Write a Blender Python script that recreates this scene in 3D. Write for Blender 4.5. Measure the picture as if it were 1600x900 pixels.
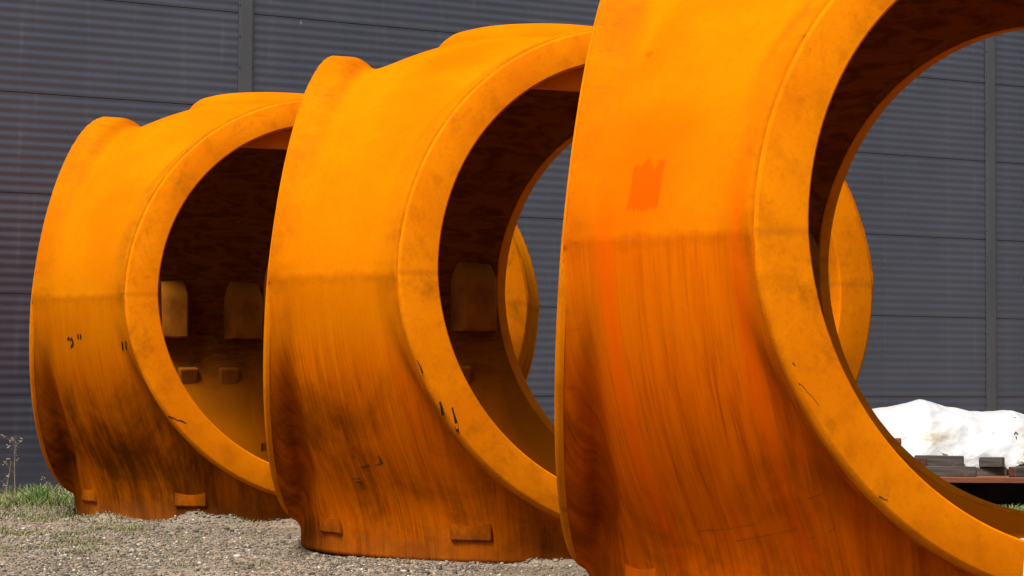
import bpy, math, random
import numpy as np
from mathutils import Matrix, Vector, noise
from mathutils.bvhtree import BVHTree

for o in list(bpy.data.objects):
    bpy.data.objects.remove(o)
S = bpy.context.scene
C = S.collection

# ------------------------------------------------------------------ camera
HC = 1.209
FPX = 3400.0          # focal length in pixels of a 1600 px wide picture
cd = bpy.data.cameras.new('camera')
cd.sensor_width = 36.0
cd.lens = FPX / 1600.0 * 36.0
cd.clip_start = 0.1
cd.clip_end = 2000.0
cam = bpy.data.objects.new('camera', cd)
C.objects.link(cam)
cam.matrix_world = Matrix.Translation((0, 0, HC)) @ Matrix.Rotation(math.pi / 2 + 0.0433, 4, 'X') @ Matrix.Rotation(0.0054, 4, 'Z')
S.camera = cam

# ------------------------------------------------------------------ light
SUN_EL, SUN_AZ = math.radians(60), math.radians(-120)      # azimuth of the sun measured from +X towards +Y
W = bpy.data.worlds.new('World')
S.world = W
W.use_nodes = True
wn = W.node_tree
wn.nodes.clear()
sky = wn.nodes.new('ShaderNodeTexSky')
sky.sky_type = 'NISHITA'
sky.sun_disc = False
sky.sun_elevation = SUN_EL
sky.sun_rotation = math.pi / 2 - SUN_AZ
sky.dust_density = 4.0
hs = wn.nodes.new('ShaderNodeHueSaturation')
hs.inputs['Saturation'].default_value = 0.45
bg = wn.nodes.new('ShaderNodeBackground')
bg.inputs['Strength'].default_value = 0.080
wo = wn.nodes.new('ShaderNodeOutputWorld')
wn.links.new(sky.outputs[0], hs.inputs['Color'])
# thin overcast: the zenith three times as bright as the horizon (CIE overcast sky)
wtc = wn.nodes.new('ShaderNodeTexCoord')
wsx = wn.nodes.new('ShaderNodeSeparateXYZ')
wmr = wn.nodes.new('ShaderNodeMapRange')
wmr.inputs['From Min'].default_value = 0.0
wmr.inputs['From Max'].default_value = 1.0
wmr.inputs['To Min'].default_value = 0.5
wmr.inputs['To Max'].default_value = 1.5
wmx = wn.nodes.new('ShaderNodeVectorMath')
wmx.operation = 'SCALE'
wn.links.new(wtc.outputs['Generated'], wsx.inputs[0])
wn.links.new(wsx.outputs[2], wmr.inputs['Value'])
wn.links.new(hs.outputs[0], wmx.inputs[0])
wn.links.new(wmr.outputs[0], wmx.inputs['Scale'])
wn.links.new(wmx.outputs[0], bg.inputs['Color'])
wn.links.new(bg.outputs[0], wo.inputs['Surface'])
sl = bpy.data.lights.new('sun', 'SUN')
sl.energy = 4.0
sl.angle = math.radians(22)
sl.color = (1.0, 0.965, 0.91)
sun = bpy.data.objects.new('sun', sl)
C.objects.link(sun)
sd = Vector((math.cos(SUN_EL) * math.cos(SUN_AZ), math.cos(SUN_EL) * math.sin(SUN_AZ), math.sin(SUN_EL)))
sun.rotation_euler = sd.to_track_quat('Z', 'Y').to_euler()
sun.location = sd * 40
S.view_settings.view_transform = 'Standard'
S.view_settings.look = 'None'
S.view_settings.exposure = 1.0
S.view_settings.gamma = 1.0
S.view_settings.use_curve_mapping = False
S.cycles.max_bounces = 6

# ------------------------------------------------------------------ helpers
rng = np.random.default_rng(7)


def tag(o, label=None, cat=None, group=None, kind=None):
    for k, v in (('label', label), ('category', cat), ('group', group), ('kind', kind)):
        if v:
            o[k] = v
    return o


def empty(name, loc=(0, 0, 0), rz=0.0):
    o = bpy.data.objects.new(name, None)
    o.empty_display_size = 0.2
    o.location = loc
    o.rotation_euler = (0, 0, rz)
    C.objects.link(o)
    return o


def link(name, me, mat=None, parent=None):
    o = bpy.data.objects.new(name, me)
    C.objects.link(o)
    if mat is not None and not me.materials:
        me.materials.append(mat)
    if parent is not None:
        o.parent = parent
    return o


def mesh(name, v, f, smooth=False):
    me = bpy.data.meshes.new(name)
    me.from_pydata([tuple(map(float, p)) for p in v], [], [tuple(map(int, q)) for q in f])
    me.update()
    if smooth:
        me.polygons.foreach_set('use_smooth', [True] * len(me.polygons))
    return me


def npmesh(name, v, f, smooth=False):
    """numpy verts (n,3) and constant-size faces (m,k)"""
    me = bpy.data.meshes.new(name)
    v = np.asarray(v, np.float32)
    f = np.asarray(f, np.int32)
    m, k = f.shape
    me.vertices.add(len(v))
    me.vertices.foreach_set('co', v.ravel())
    me.loops.add(m * k)
    me.loops.foreach_set('vertex_index', f.ravel())
    me.polygons.add(m)
    me.polygons.foreach_set('loop_start', np.arange(0, m * k, k, dtype=np.int32))
    me.polygons.foreach_set('loop_total', np.full(m, k, np.int32))
    if smooth:
        me.polygons.foreach_set('use_smooth', np.ones(m, bool))
    me.update(calc_edges=True)
    me.validate()
    return me


def box_mesh(name, sx, sy, sz, bev=0.0, z0=None, jitter=0.0, seed=0):
    """box centred in x, y; from z0 up, with chamfered edges"""
    r = random.Random(seed)
    if z0 is None:
        z0 = -sz / 2
    import bmesh
    bm = bmesh.new()
    bmesh.ops.create_cube(bm, size=1.0)
    for v in bm.verts:
        v.co = Vector((v.co.x * sx + r.uniform(-jitter, jitter), v.co.y * sy + r.uniform(-jitter, jitter),
                       (v.co.z + 0.5) * sz + z0 + r.uniform(-jitter, jitter)))
    if bev > 0:
        bmesh.ops.bevel(bm, geom=list(bm.edges), offset=bev, segments=2, affect='EDGES', profile=0.5)
    me = bpy.data.meshes.new(name)
    bm.to_mesh(me)
    bm.free()
    return me


class NT:
    """small node-tree writer"""

    def __init__(self, name):
        self.m = bpy.data.materials.new(name)
        self.m.use_nodes = True
        self.t = self.m.node_tree
        self.t.nodes.clear()
        self.out = self.t.nodes.new('ShaderNodeOutputMaterial')
        self.b = self.t.nodes.new('ShaderNodeBsdfPrincipled')
        self.t.links.new(self.b.outputs[0], self.out.inputs['Surface'])
        self.tc = self.t.nodes.new('ShaderNodeTexCoord')

    def put(self, sock, v):
        if isinstance(v, bpy.types.NodeSocket):
            self.t.links.new(v, sock)
        elif v is not None:
            if isinstance(v, tuple) and len(v) == 3 and sock.type == 'RGBA':
                v = v + (1.0,)
            sock.default_value = v

    def mapping(self, vec, scale=(1, 1, 1), loc=(0, 0, 0)):
        n = self.t.nodes.new('ShaderNodeMapping')
        self.put(n.inputs['Vector'], vec)
        n.inputs['Scale'].default_value = scale
        n.inputs['Location'].default_value = loc
        return n.outputs[0]

    def noise(self, vec, scale=1.0, detail=4.0, rough=0.55, dist=0.0):
        n = self.t.nodes.new('ShaderNodeTexNoise')
        self.put(n.inputs['Vector'], vec)
        n.inputs['Scale'].default_value = scale
        n.inputs['Detail'].default_value = detail
        n.inputs['Roughness'].default_value = rough
        n.inputs['Distortion'].default_value = dist
        return n.outputs['Fac']

    def voronoi(self, vec, scale=1.0, out='Distance', feature='F1'):
        n = self.t.nodes.new('ShaderNodeTexVoronoi')
        n.feature = feature
        self.put(n.inputs['Vector'], vec)
        n.inputs['Scale'].default_value = scale
        return n.outputs[out]

    def ramp(self, fac, a, b, lo=0.0, hi=1.0):
        n = self.t.nodes.new('ShaderNodeMapRange')
        n.interpolation_type = 'SMOOTHSTEP'
        self.put(n.inputs['Value'], fac)
        n.inputs['From Min'].default_value = a
        n.inputs['From Max'].default_value = b
        n.inputs['To Min'].default_value = lo
        n.inputs['To Max'].default_value = hi
        return n.outputs[0]

    def math(self, op, a, b=0.0, c=None):
        n = self.t.nodes.new('ShaderNodeMath')
        n.operation = op
        self.put(n.inputs[0], a)
        self.put(n.inputs[1], b)
        if c is not None:
            self.put(n.inputs[2], c)
        return n.outputs[0]

    def mix(self, fac, a, b, mode='MIX'):
        n = self.t.nodes.new('ShaderNodeMix')
        n.data_type = 'RGBA'
        n.blend_type = mode
        self.put(n.inputs['Factor'], fac)
        self.put(n.inputs[6], a)
        self.put(n.inputs[7], b)
        return n.outputs[2]

    def attr(self, name, out='Fac', kind='GEOMETRY'):
        n = self.t.nodes.new('ShaderNodeAttribute')
        n.attribute_type = kind
        n.attribute_name = name
        return n.outputs[out]

    def sep(self, vec):
        n = self.t.nodes.new('ShaderNodeSeparateXYZ')
        self.put(n.inputs[0], vec)
        return n.outputs

    def comb(self, x, y, z):
        n = self.t.nodes.new('ShaderNodeCombineXYZ')
        self.put(n.inputs[0], x)
        self.put(n.inputs[1], y)
        self.put(n.inputs[2], z)
        return n.outputs[0]

    def bump(self, h, strength=0.3, dist=0.01, normal=None):
        n = self.t.nodes.new('ShaderNodeBump')
        n.inputs['Strength'].default_value = strength
        n.inputs['Distance'].default_value = dist
        self.put(n.inputs['Height'], h)
        if normal is not None:
            self.put(n.inputs['Normal'], normal)
        return n.outputs[0]

    def done(self, color, rough=0.7, normal=None, metallic=0.0, spec=0.5):
        self.put(self.b.inputs['Base Color'], color)
        self.put(self.b.inputs['Roughness'], rough)
        self.put(self.b.inputs['Metallic'], metallic)
        self.put(self.b.inputs['Specular IOR Level'], spec)
        if normal is not None:
            self.put(self.b.inputs['Normal'], normal)
        return self.m


# ------------------------------------------------------------------ materials
ZC = 1.933          # height of the flange axes above the base of a hub


def body_material(name, seed, lower=0.55, bands=None, patch=None, dirt=0.5, stain_shade=0.75, tint=(1.0, 1.0, 1.0), lot=(1.0, 1.0, 1.0)):
    n = NT(name)
    P = n.tc.outputs['Object']
    off = (seed * 3.7, seed * 1.3, seed * 2.1)
    Pq = n.mapping(P, (1, 1, 1), off)
    x, y, z = n.sep(P)
    zc = n.math('SUBTRACT', z, ZC)
    su = n.attr('su')
    inside = n.attr('inside')
    blot = n.noise(Pq, 1.3, 6, 0.6)
    fine = n.noise(Pq, 26, 5, 0.65)
    sv = n.comb(su, n.math('MULTIPLY', zc, 0.022), seed)
    streak_w = n.noise(sv, 30, 4, 0.6)
    streak_f = n.noise(n.comb(su, n.math('MULTIPLY', zc, 0.010), seed + 2.0), 150, 3, 0.6)
    streak_b = n.noise(n.comb(su, n.math('MULTIPLY', zc, 0.022), seed + 4.0), 110, 5, 0.7)
    # upper half: rain-washed yellow orange rust
    up = n.mix(n.ramp(blot, 0.35, 0.68), (0.3917, 0.1152, 0.000553), (0.3686, 0.09216, 0.0004608))
    up = n.mix(n.math('MULTIPLY', n.ramp(fine, 0.45, 0.75), 0.35), up, (0.3041, 0.07603, 0.0004608))
    up = n.mix(n.math('MULTIPLY', n.ramp(n.noise(Pq, 0.8, 3, 0.5), 0.52, 0.75), 0.8), up, (0.3686, 0.07603, 0.0003686))
    # lower half: darker rust run through by streaks
    lo = n.mix(n.ramp(streak_w, 0.38, 0.66), (0.414, 0.09504, 0.000432), (0.36, 0.06984, 0.00036))
    lo = n.mix(n.math('MULTIPLY', n.ramp(streak_f, 0.50, 0.72), 0.55), lo, (0.19, 0.033, 0.0004))
    dm = n.math('MULTIPLY', n.ramp(streak_b, 0.46, 0.70), n.ramp(n.noise(Pq, 1.1, 5, 0.6), 0.40, 0.66))
    lo = n.mix(n.math('MULTIPLY', dm, dirt), lo, (0.07373, 0.01843, 0.001382))
    lo = n.mix(1.0, lo, lot, 'MULTIPLY')
    edge = n.math('ADD', zc, n.math('MULTIPLY', n.math('SUBTRACT', n.noise(Pq, 9, 4, 0.7), 0.5), 0.20))
    lowm = n.math('MULTIPLY', n.ramp(edge, 0.035, -0.03), lower)
    lowm = n.math('MAXIMUM', lowm, n.ramp(n.math('ADD', zc, n.math('MULTIPLY', n.math('SUBTRACT', blot, 0.5), 0.7)), -0.2, -0.75))
    col = n.mix(lowm, up, lo)
    # seam: thin dirty parting line of the mould
    seam = n.math('MULTIPLY', n.ramp(n.math('ABSOLUTE', n.math('ADD', edge, 0.02)), 0.06, 0.0), 0.20)
    col = n.mix(seam, col, (0.1382, 0.03456, 0.001843))
    if bands:
        w = n.math('MULTIPLY', n.math('SUBTRACT', n.noise(Pq, 1.2, 3, 0.6), 0.5), 0.025)
        for (c0, wd, st) in bands:
            ab = n.math('ABSOLUTE', n.math('SUBTRACT', n.math('ADD', su, w), c0))
            fac = n.math('MULTIPLY', n.ramp(ab, wd, wd * 0.25), n.ramp(n.noise(Pq, 1.7, 4, 0.6), 0.25, 0.6, st * 0.5, st))
            fac = n.math('MULTIPLY', fac, n.ramp(zc, 0.6, -0.3, 0.2, 1.0))
            col = n.mix(fac, col, (0.4752, 0.07056, 0.000432))
    if patch:
        for (cx, cy, cz, hw, hh) in patch:
            dxy = n.math('SQRT', n.math('ADD', n.math('POWER', n.math('SUBTRACT', x, cx), 2.0), n.math('POWER', n.math('SUBTRACT', y, cy), 2.0)))
            rag = n.math('MULTIPLY', n.math('SUBTRACT', n.noise(n.mapping(P, (30, 30, 2.5)), 1.0, 4, 0.7), 0.5), 0.16)
            mx = n.ramp(n.math('ADD', dxy, n.math('MULTIPLY', rag, 0.25)), hw, hw - 0.012)
            mz = n.ramp(n.math('ADD', n.math('ABSOLUTE', n.math('SUBTRACT', z, cz)), rag), hh + 0.01, hh - 0.03)
            col = n.mix(n.math('MULTIPLY', n.math('MULTIPLY', mx, mz), 0.9), col, (0.36, 0.056, 0.0005))
    # brown dirt on the flange rims
    rim = n.attr('rim')
    rn = n.noise(Pq, 2.4, 6, 0.7)
    rimd = n.math('MULTIPLY', n.ramp(rim, 0.45, 0.95), n.ramp(rn, 0.40, 0.70, 0.05, 0.55))
    col = n.mix(rimd, col, (0.1944, 0.054, 0.00216))
    tick = n.math('MULTIPLY', n.ramp(rim, 0.8, 1.0), n.ramp(n.noise(n.mapping(P, (6, 6, 22), off), 1.0, 4, 0.7), 0.60, 0.72))
    col = n.mix(n.math('MULTIPLY', tick, 0.35), col, (0.072, 0.0252, 0.00432))
    # patina and painted-in shade on the lower part: ragged streaky stains, ground splash
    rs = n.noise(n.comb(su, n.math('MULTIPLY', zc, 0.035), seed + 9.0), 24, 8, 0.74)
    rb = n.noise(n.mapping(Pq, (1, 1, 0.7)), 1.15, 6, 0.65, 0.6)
    run_shade = n.ramp(n.math('ADD', n.math('MULTIPLY', rs, 0.45), n.math('MULTIPLY', rb, 0.75)), 0.50, 0.74)
    run_shade = n.math('MULTIPLY', run_shade, n.ramp(n.math('ADD', zc, n.math('MULTIPLY', rn, 0.9)), 0.05, -0.75))
    col = n.mix(n.math('MULTIPLY', run_shade, stain_shade), col, (0.060, 0.0135, 0.0008))
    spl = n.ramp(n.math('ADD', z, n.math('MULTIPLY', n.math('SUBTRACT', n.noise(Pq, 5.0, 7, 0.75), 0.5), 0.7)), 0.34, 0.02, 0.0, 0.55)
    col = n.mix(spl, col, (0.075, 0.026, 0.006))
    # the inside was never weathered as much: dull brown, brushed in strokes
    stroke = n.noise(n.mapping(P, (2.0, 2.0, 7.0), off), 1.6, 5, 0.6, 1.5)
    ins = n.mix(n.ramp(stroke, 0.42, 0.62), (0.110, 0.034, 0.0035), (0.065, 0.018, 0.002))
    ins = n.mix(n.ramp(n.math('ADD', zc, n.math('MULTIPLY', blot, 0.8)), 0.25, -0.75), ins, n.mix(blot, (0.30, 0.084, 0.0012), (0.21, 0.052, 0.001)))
    ins = n.mix(n.ramp(n.math('ADD', zc, n.math('MULTIPLY', blot, 0.4)), -0.75, -1.25), ins, n.mix(blot, (0.42, 0.115, 0.001), (0.35, 0.088, 0.001)))  # light through the openings painted in: lower inside and floor brighter orange
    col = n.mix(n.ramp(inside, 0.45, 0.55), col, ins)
    col = n.mix(1.0, col, tint, 'MULTIPLY')
    h = n.math('ADD', n.math('MULTIPLY', fine, 0.35), n.math('MULTIPLY', n.noise(Pq, 5.0, 4, 0.55), 0.8))
    nb = n.bump(h, 0.22, 0.008)
    nb = n.bump(n.noise(Pq, 140, 2, 0.5), 0.25, 0.002, nb)
    return n.done(col, n.ramp(fine, 0.3, 0.7, 0.8, 0.95), nb, 0.0, 0.0)


def flange_material(name, seed):
    n = NT(name)
    P = n.tc.outputs['Object']
    Pq = n.mapping(P, (1, 1, 1), (seed * 2.9, seed * 1.7, seed * 0.9))
    blot = n.noise(Pq, 1.7, 6, 0.6)
    mid = n.noise(Pq, 6.0, 5, 0.65)
    fine = n.noise(Pq, 38, 4, 0.7)
    col = n.mix(n.ramp(blot, 0.36, 0.66), (0.4835, 0.1321, 0.0006747), (0.4272, 0.104, 0.0005622))
    col = n.mix(n.ramp(mid, 0.46, 0.74, 0.0, 0.65), col, (0.3148, 0.0787, 0.001124))
    col = n.mix(n.ramp(fine, 0.5, 0.75, 0.0, 0.4), col, (0.2923, 0.07027, 0.001124))
    col = n.mix(n.ramp(n.noise(n.mapping(Pq, (1, 1, 1), (5, 8, 2)), 2.2, 7, 0.75, 1.0), 0.52, 0.74, 0.0, 0.60), col, (0.1686, 0.04779, 0.002248))
    sz = n.math('ADD', n.math('SUBTRACT', n.sep(P)[2], ZC), n.math('MULTIPLY', n.math('SUBTRACT', mid, 0.5), 0.05))
    col = n.mix(n.ramp(n.math('ABSOLUTE', sz), 0.035, 0.0, 0.0, 0.4), col, (0.2635, 0.06588, 0.002635))
    h = n.math('ADD', n.math('MULTIPLY', fine, 0.5), mid)
    nb = n.bump(h, 0.35, 0.006)
    return n.done(col, n.ramp(mid, 0.3, 0.7, 0.8, 0.95), nb, 0.0, 0.01)


def inner_material(name):
    n = NT(name)
    P = n.tc.outputs['Object']
    a = n.noise(P, 3.0, 6, 0.65)
    f = n.noise(P, 30, 4, 0.65)
    col = n.mix(n.ramp(a, 0.35, 0.68), (0.21, 0.068, 0.006), (0.12, 0.036, 0.004))
    col = n.mix(n.ramp(f, 0.5, 0.7, 0.0, 0.4), col, (0.17, 0.058, 0.007))
    return n.done(col, 0.95, n.bump(f, 0.4, 0.006), 0.0, 0.02)


def simple(name, c1, c2, scale=8.0, rough=0.7, bump=0.2, bdist=0.004, stretch=(1, 1, 1), metallic=0.0, spec=0.5):
    n = NT(name)
    P = n.mapping(n.tc.outputs['Object'], stretch)
    a = n.noise(P, scale, 5, 0.6)
    col = n.mix(n.ramp(a, 0.3, 0.7), c1, c2)
    return n.done(col, rough, n.bump(a, bump, bdist), metallic, spec)


def wall_material(name, c1, c2, rough=0.38, spots=True):
    n = NT(name)
    P = n.tc.outputs['Object']
    a = n.noise(n.mapping(P, (0.5, 0.5, 0.35)), 1.5, 5, 0.6)
    s = n.noise(n.mapping(P, (9, 9, 0.5)), 1.0, 5, 0.65)
    col = n.mix(n.ramp(a, 0.3, 0.7), c1, c2)
    col = n.mix(n.ramp(s, 0.55, 0.8, 0.0, 0.30), col, (0.10, 0.10, 0.105))
    if spots:
        vs = n.voronoi(n.mapping(P, (2.3, 2.3, 0.9)), 1.0)
        g = n.noise(n.mapping(P, (12, 12, 4)), 1.0, 3, 0.6)
        col = n.mix(n.ramp(n.math('ADD', vs, n.math('MULTIPLY', g, 0.06)), 0.068, 0.045, 0.0, 0.55), col, (0.24, 0.24, 0.25))
    dust = n.ramp(n.math('ADD', n.sep(P)[2], n.math('MULTIPLY', s, 0.2)), 0.45, 0.0, 0.0, 0.15)
    return n.done(col, n.ramp(a, 0.3, 0.7, rough - 0.05, rough + 0.07), n.bump(n.noise(P, 3.0, 3, 0.5), 0.05, 0.01), 0.0, 1.0)


M_WALL = wall_material('painted_steel_panel', (0.0270, 0.0298, 0.0435), (0.0325, 0.0352, 0.050), 0.30)
M_STRIP = wall_material('painted_steel_flashing', (0.033, 0.034, 0.037), (0.038, 0.039, 0.042), 0.36, False)
M_DARK = simple('dark_steel', (0.008, 0.007, 0.007), (0.014, 0.012, 0.011), 6, 0.9, spec=0.05)
M_SCREW = simple('screw_steel', (0.03, 0.03, 0.033), (0.045, 0.045, 0.05), 20, 0.5)
M_INNER = inner_material('brown_inner_rust')
M_MARK = simple('black_paint_mark', (0.012, 0.008, 0.006), (0.035, 0.018, 0.008), 40, 0.95, spec=0.0)
M_SMUDGE = simple('brown_smudge', (0.06, 0.025, 0.008), (0.12, 0.045, 0.008), 40, 0.95, spec=0.0)
M_TAPE = simple('white_tape', (0.75, 0.75, 0.74), (0.62, 0.61, 0.58), 12, 0.5)


def ground_material():
    n = NT('gravel_ground')
    P = n.tc.outputs['Object']
    v1 = n.voronoi(P, 64, 'Color')
    v2 = n.voronoi(P, 90, 'Color')
    d1 = n.voronoi(P, 64, 'Distance')
    r1 = n.sep(v1)[0]
    stone = n.mix(n.ramp(r1, 0.1, 0.95), (0.065, 0.052, 0.040), (0.21, 0.17, 0.125))
    stone = n.mix(n.ramp(n.sep(v1)[1], 0.72, 0.8, 0.0, 0.7), stone, (0.33, 0.22, 0.12))
    fine = n.mix(n.sep(v2)[0], (0.07, 0.054, 0.038), (0.185, 0.15, 0.105))
    big = n.noise(P, 0.55, 5, 0.6)
    col = n.mix(n.ramp(big, 0.42, 0.62), stone, fine)
    dirt = n.noise(n.mapping(P, (1, 1, 1), (11, 3, 0)), 0.8, 5, 0.6)
    col = n.mix(n.ramp(dirt, 0.52, 0.68, 0.0, 0.75), col, (0.085, 0.056, 0.031))
    h = n.math('SUBTRACT', 1.0, d1)
    nb = n.bump(h, 0.6, 0.012)
    nb = n.bump(n.voronoi(P, 90), 0.4, 0.006, nb)
    return n.done(col, 0.9, nb, 0.0, 0.2)


def stone_material():
    n = NT('gravel_stone')
    c = n.attr('tint', 'Color')
    P = n.tc.outputs['Object']
    col = n.mix(n.ramp(n.noise(P, 70, 3, 0.6), 0.35, 0.7, 0.0, 0.35), c, (0.075, 0.06, 0.045))
    return n.done(col, 0.85, None, 0.0, 0.3)


def leaf_material(name):
    n = NT(name)
    c = n.attr('tint', 'Color')
    m = n.done(c, 0.6, None, 0.0, 0.3)
    return m


def tarp_material():
    n = NT('white_tarpaulin')
    P = n.tc.outputs['Object']
    a = n.noise(P, 1.8, 5, 0.6, 0.6)
    b = n.noise(n.mapping(P, (3, 3, 5)), 3.0, 5, 0.65, 1.0)
    col = n.mix(n.ramp(a, 0.58, 0.78, 0.0, 0.5), (0.315, 0.315, 0.318), (0.285, 0.278, 0.26))
    col = n.mix(n.math('MULTIPLY', n.attr('stain_shade'), n.ramp(b, 0.35, 0.65)), col, (0.24, 0.195, 0.115))
    col = n.mix(n.ramp(n.voronoi(n.mapping(P, (1.6, 1.6, 2.2), (0.3, 0.1, 0.2)), 2.4), 0.055, 0.03, 0.0, 0.7), col, (0.12, 0.11, 0.10))
    wr = n.noise(n.mapping(P, (1, 1, 1.6)), 7.0, 4, 0.55, 2.0)
    return n.done(col, 0.45, n.bump(n.math('ADD', n.math('MULTIPLY', n.voronoi(n.mapping(P, (1.0, 1.0, 1.3), (0.2, 0.4, 0.1)), 7.0), 1.2), n.math('MULTIPLY', wr, 0.5)), 0.5, 0.03), 0.0, 0.2)


def timber_material(name, c1, c2):
    n = NT(name)
    P = n.tc.outputs['Object']
    g = n.noise(n.mapping(P, (1.5, 14, 22)), 1.6, 5, 0.65, 0.4)
    r = n.noise(P, 9, 4, 0.6)
    col = n.mix(n.ramp(g, 0.3, 0.7), c1, c2)
    col = n.mix(n.ramp(r, 0.56, 0.75, 0.0, 0.5), col, (0.16, 0.055, 0.02))
    return n.done(col, 0.75, n.bump(g, 0.4, 0.005), 0.0, 0.3)


M_GROUND = ground_material()
M_STONE = stone_material()
M_LEAF = leaf_material('grass_blade')
M_TARP = tarp_material()
M_TGREY = timber_material('weathered_grey_timber', (0.064, 0.055, 0.045), (0.028, 0.022, 0.018))
M_TEND = timber_material('reddish_timber_end', (0.075, 0.022, 0.010), (0.035, 0.011, 0.006))
M_TRED = timber_material('rust_stained_plank', (0.15, 0.046, 0.015), (0.075, 0.022, 0.008))

# ------------------------------------------------------------------ hub placement (solved from the photograph)
HUBS = [
    dict(pos=(2.243, 12.3236, -0.0125), yaw=-1.2118),
    dict(pos=(0.2163, 16.4727, -0.0123), yaw=-1.1415),
    dict(pos=(-2.2393, 20.3347, -0.0144), yaw=-1.1455),
]

# ------------------------------------------------------------------ ground
MOUNDS = [(-3.50, 18.86, 0.34, 0.15, 0.075), (-3.05, 18.60, 0.35, 0.15, 0.03), (-2.47, 18.42, 0.28, 0.15, 0.08), (-2.75, 18.38, 0.22, 0.15, 0.06),
          (-1.75, 18.45, 0.24, 0.14, 0.06), (-4.6, 20.2, 0.9, 0.6, 0.05), (0.16, 14.56, 0.10, 0.08, 0.045), (0.42, 14.6, 0.2, 0.1, 0.035),
          (-1.2, 18.6, 0.3, 0.15, 0.05)]


def ground_h(x, y):
    x = np.asarray(x, float)
    y = np.asarray(y, float)
    h = 0.010 * np.sin(1.7 * x + 0.9 * y) + 0.008 * np.sin(3.1 * x - 2.3 * y + 1.0) + 0.006 * np.sin(6.3 * x + 4.1 * y) - 0.004
    near = np.exp(-(((x - 0) / 14) ** 2 + ((y - 19) / 14) ** 2))
    h = h * near - 0.006
    for (mx, my, sx, sy, hh) in MOUNDS:
        h = h + hh * np.exp(-((x - mx) / sx) ** 2 - ((y - my) / sy) ** 2) * (1 + 0.25 * np.sin(19 * x + 5) * np.cos(23 * y))
    return h


gx = np.unique(np.concatenate([np.array([-700, -300, -120, -60, -30, -18, -12]), np.arange(-8, 8.01, 0.06), np.array([10, 14, 20, 35, 60, 120, 300, 700])]))
gy = np.unique(np.concatenate([np.array([-700, -300, -100, -40, -15, -5, 2, 7]), np.arange(10, 26.01, 0.06), np.array([28, 32, 36, 45, 60, 100, 300, 700])]))
GX, GY = np.meshgrid(gx, gy, indexing='ij')
gv = np.stack([GX, GY, ground_h(GX, GY)], -1).reshape(-1, 3)
ii = np.arange(len(gx) * len(gy)).reshape(len(gx), len(gy))
gf = np.stack([ii[:-1, :-1], ii[1:, :-1], ii[1:, 1:], ii[:-1, 1:]], -1).reshape(-1, 4)
ground = link('ground', npmesh('ground', gv, gf, True), M_GROUND)
tag(ground, 'gravel yard of mixed grey and tan stones', None, None, 'structure')
ground['kind'] = 'structure'

# ------------------------------------------------------------------ wall of the hall
PSI = math.radians(29.5)
PITCH = 1.10
BAY = 5.62
WALL0 = Vector((0, 24.2312 * PITCH, -0.066))
wall = empty('warehouse_wall', WALL0, PSI)
tag(wall, 'dark grey steel hall wall of horizontally ribbed panels behind the orange castings', 'wall')
SX = [-3.54 + BAY * k for k in range(-2, 5)]      # posts along the wall


def panel_mesh(length):
    vs, fs = [], []
    prof = [(0.0, 0.016), (0.003, 0.004)]
    n_r, per = 11, (PITCH - 0.012) / 11
    seg = 8
    for r in range(n_r):
        for k in range(seg):
            a = k / seg
            prof.append((0.006 + (r + a) * per, -0.0019 * math.sin(2 * math.pi * a) if 0.0 < a < 1 else 0.0))
    prof += [(PITCH - 0.006, 0.0), (PITCH - 0.003, 0.004), (PITCH, 0.016)]
    for (z, d) in prof:
        vs += [(-length / 2, d, z), (length / 2, d, z)]
    for k in range(len(prof) - 1):
        fs.append((2 * k, 2 * k + 1, 2 * k + 3, 2 * k + 2))
    return mesh('wall_panel', vs, fs, False)


pm = panel_mesh(BAY - 0.03)
for b in range(len(SX) - 1):
    for r in range(7):
        o = link('panel', pm, M_WALL, wall)
        o.location = ((SX[b] + SX[b + 1]) / 2, 0, r * PITCH + 0.004)
bk = link('backing', box_mesh('wall_backing', SX[-1] - SX[0], 0.12, 7.35, 0, 0.0), M_DARK, wall)
bk.location = ((SX[0] + SX[-1]) / 2, 0.085, 0)
# flashing strips over the panel butt joints
w = 0.19
prof = [(-w / 2, 0.0), (-w / 2, -0.006), (-w / 2 + 0.026, -0.008), (-w / 2 + 0.03, -0.026), (w / 2 - 0.03, -0.026), (w / 2 - 0.026, -0.008), (w / 2, -0.006), (w / 2, 0.0)]
vs, fs = [], []
for (x, y) in prof:
    vs += [(x, y, 0.0), (x, y, 7.3)]
for k in range(len(prof) - 1):
    fs.append((2 * k, 2 * k + 2, 2 * k + 3, 2 * k + 1))
strip_me = mesh('flashing_strip', vs, fs)
vs, fs = [], []
for sgn in (-1, 1):
    zz = 0.2
    while zz < 7.2:
        c = (sgn * (w / 2 - 0.013), -0.009, zz)
        b0 = len(vs)
        for k in range(6):
            vs.append((c[0] + 0.011 * math.cos(k * math.pi / 3), c[1] + 0.002, c[2] + 0.011 * math.sin(k * math.pi / 3)))
        for k in range(6):
            vs.append((c[0] + 0.008 * math.cos(k * math.pi / 3), c[1] - 0.007, c[2] + 0.008 * math.sin(k * math.pi / 3)))
        fs += [(b0 + k, b0 + (k + 1) % 6, b0 + 6 + (k + 1) % 6, b0 + 6 + k) for k in range(6)]
        fs.append(tuple(b0 + 6 + k for k in range(6)))
        zz += 0.36
screw_me = mesh('screws', vs, fs)
for s in SX:
    o = link('flashing_strip', strip_me, M_STRIP, wall)
    o.location = (s, -0.008, 0.0)
    q = link('screws', screw_me, M_SCREW, o)
    q['kind'] = 'stuff'
fo = link('base_flashing', box_mesh('base_flashing', SX[-1] - SX[0], 0.014, 0.11, 0.003, 0.0), M_STRIP, wall)
fo.location = ((SX[0] + SX[-1]) / 2, -0.016, 0.0)

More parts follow.
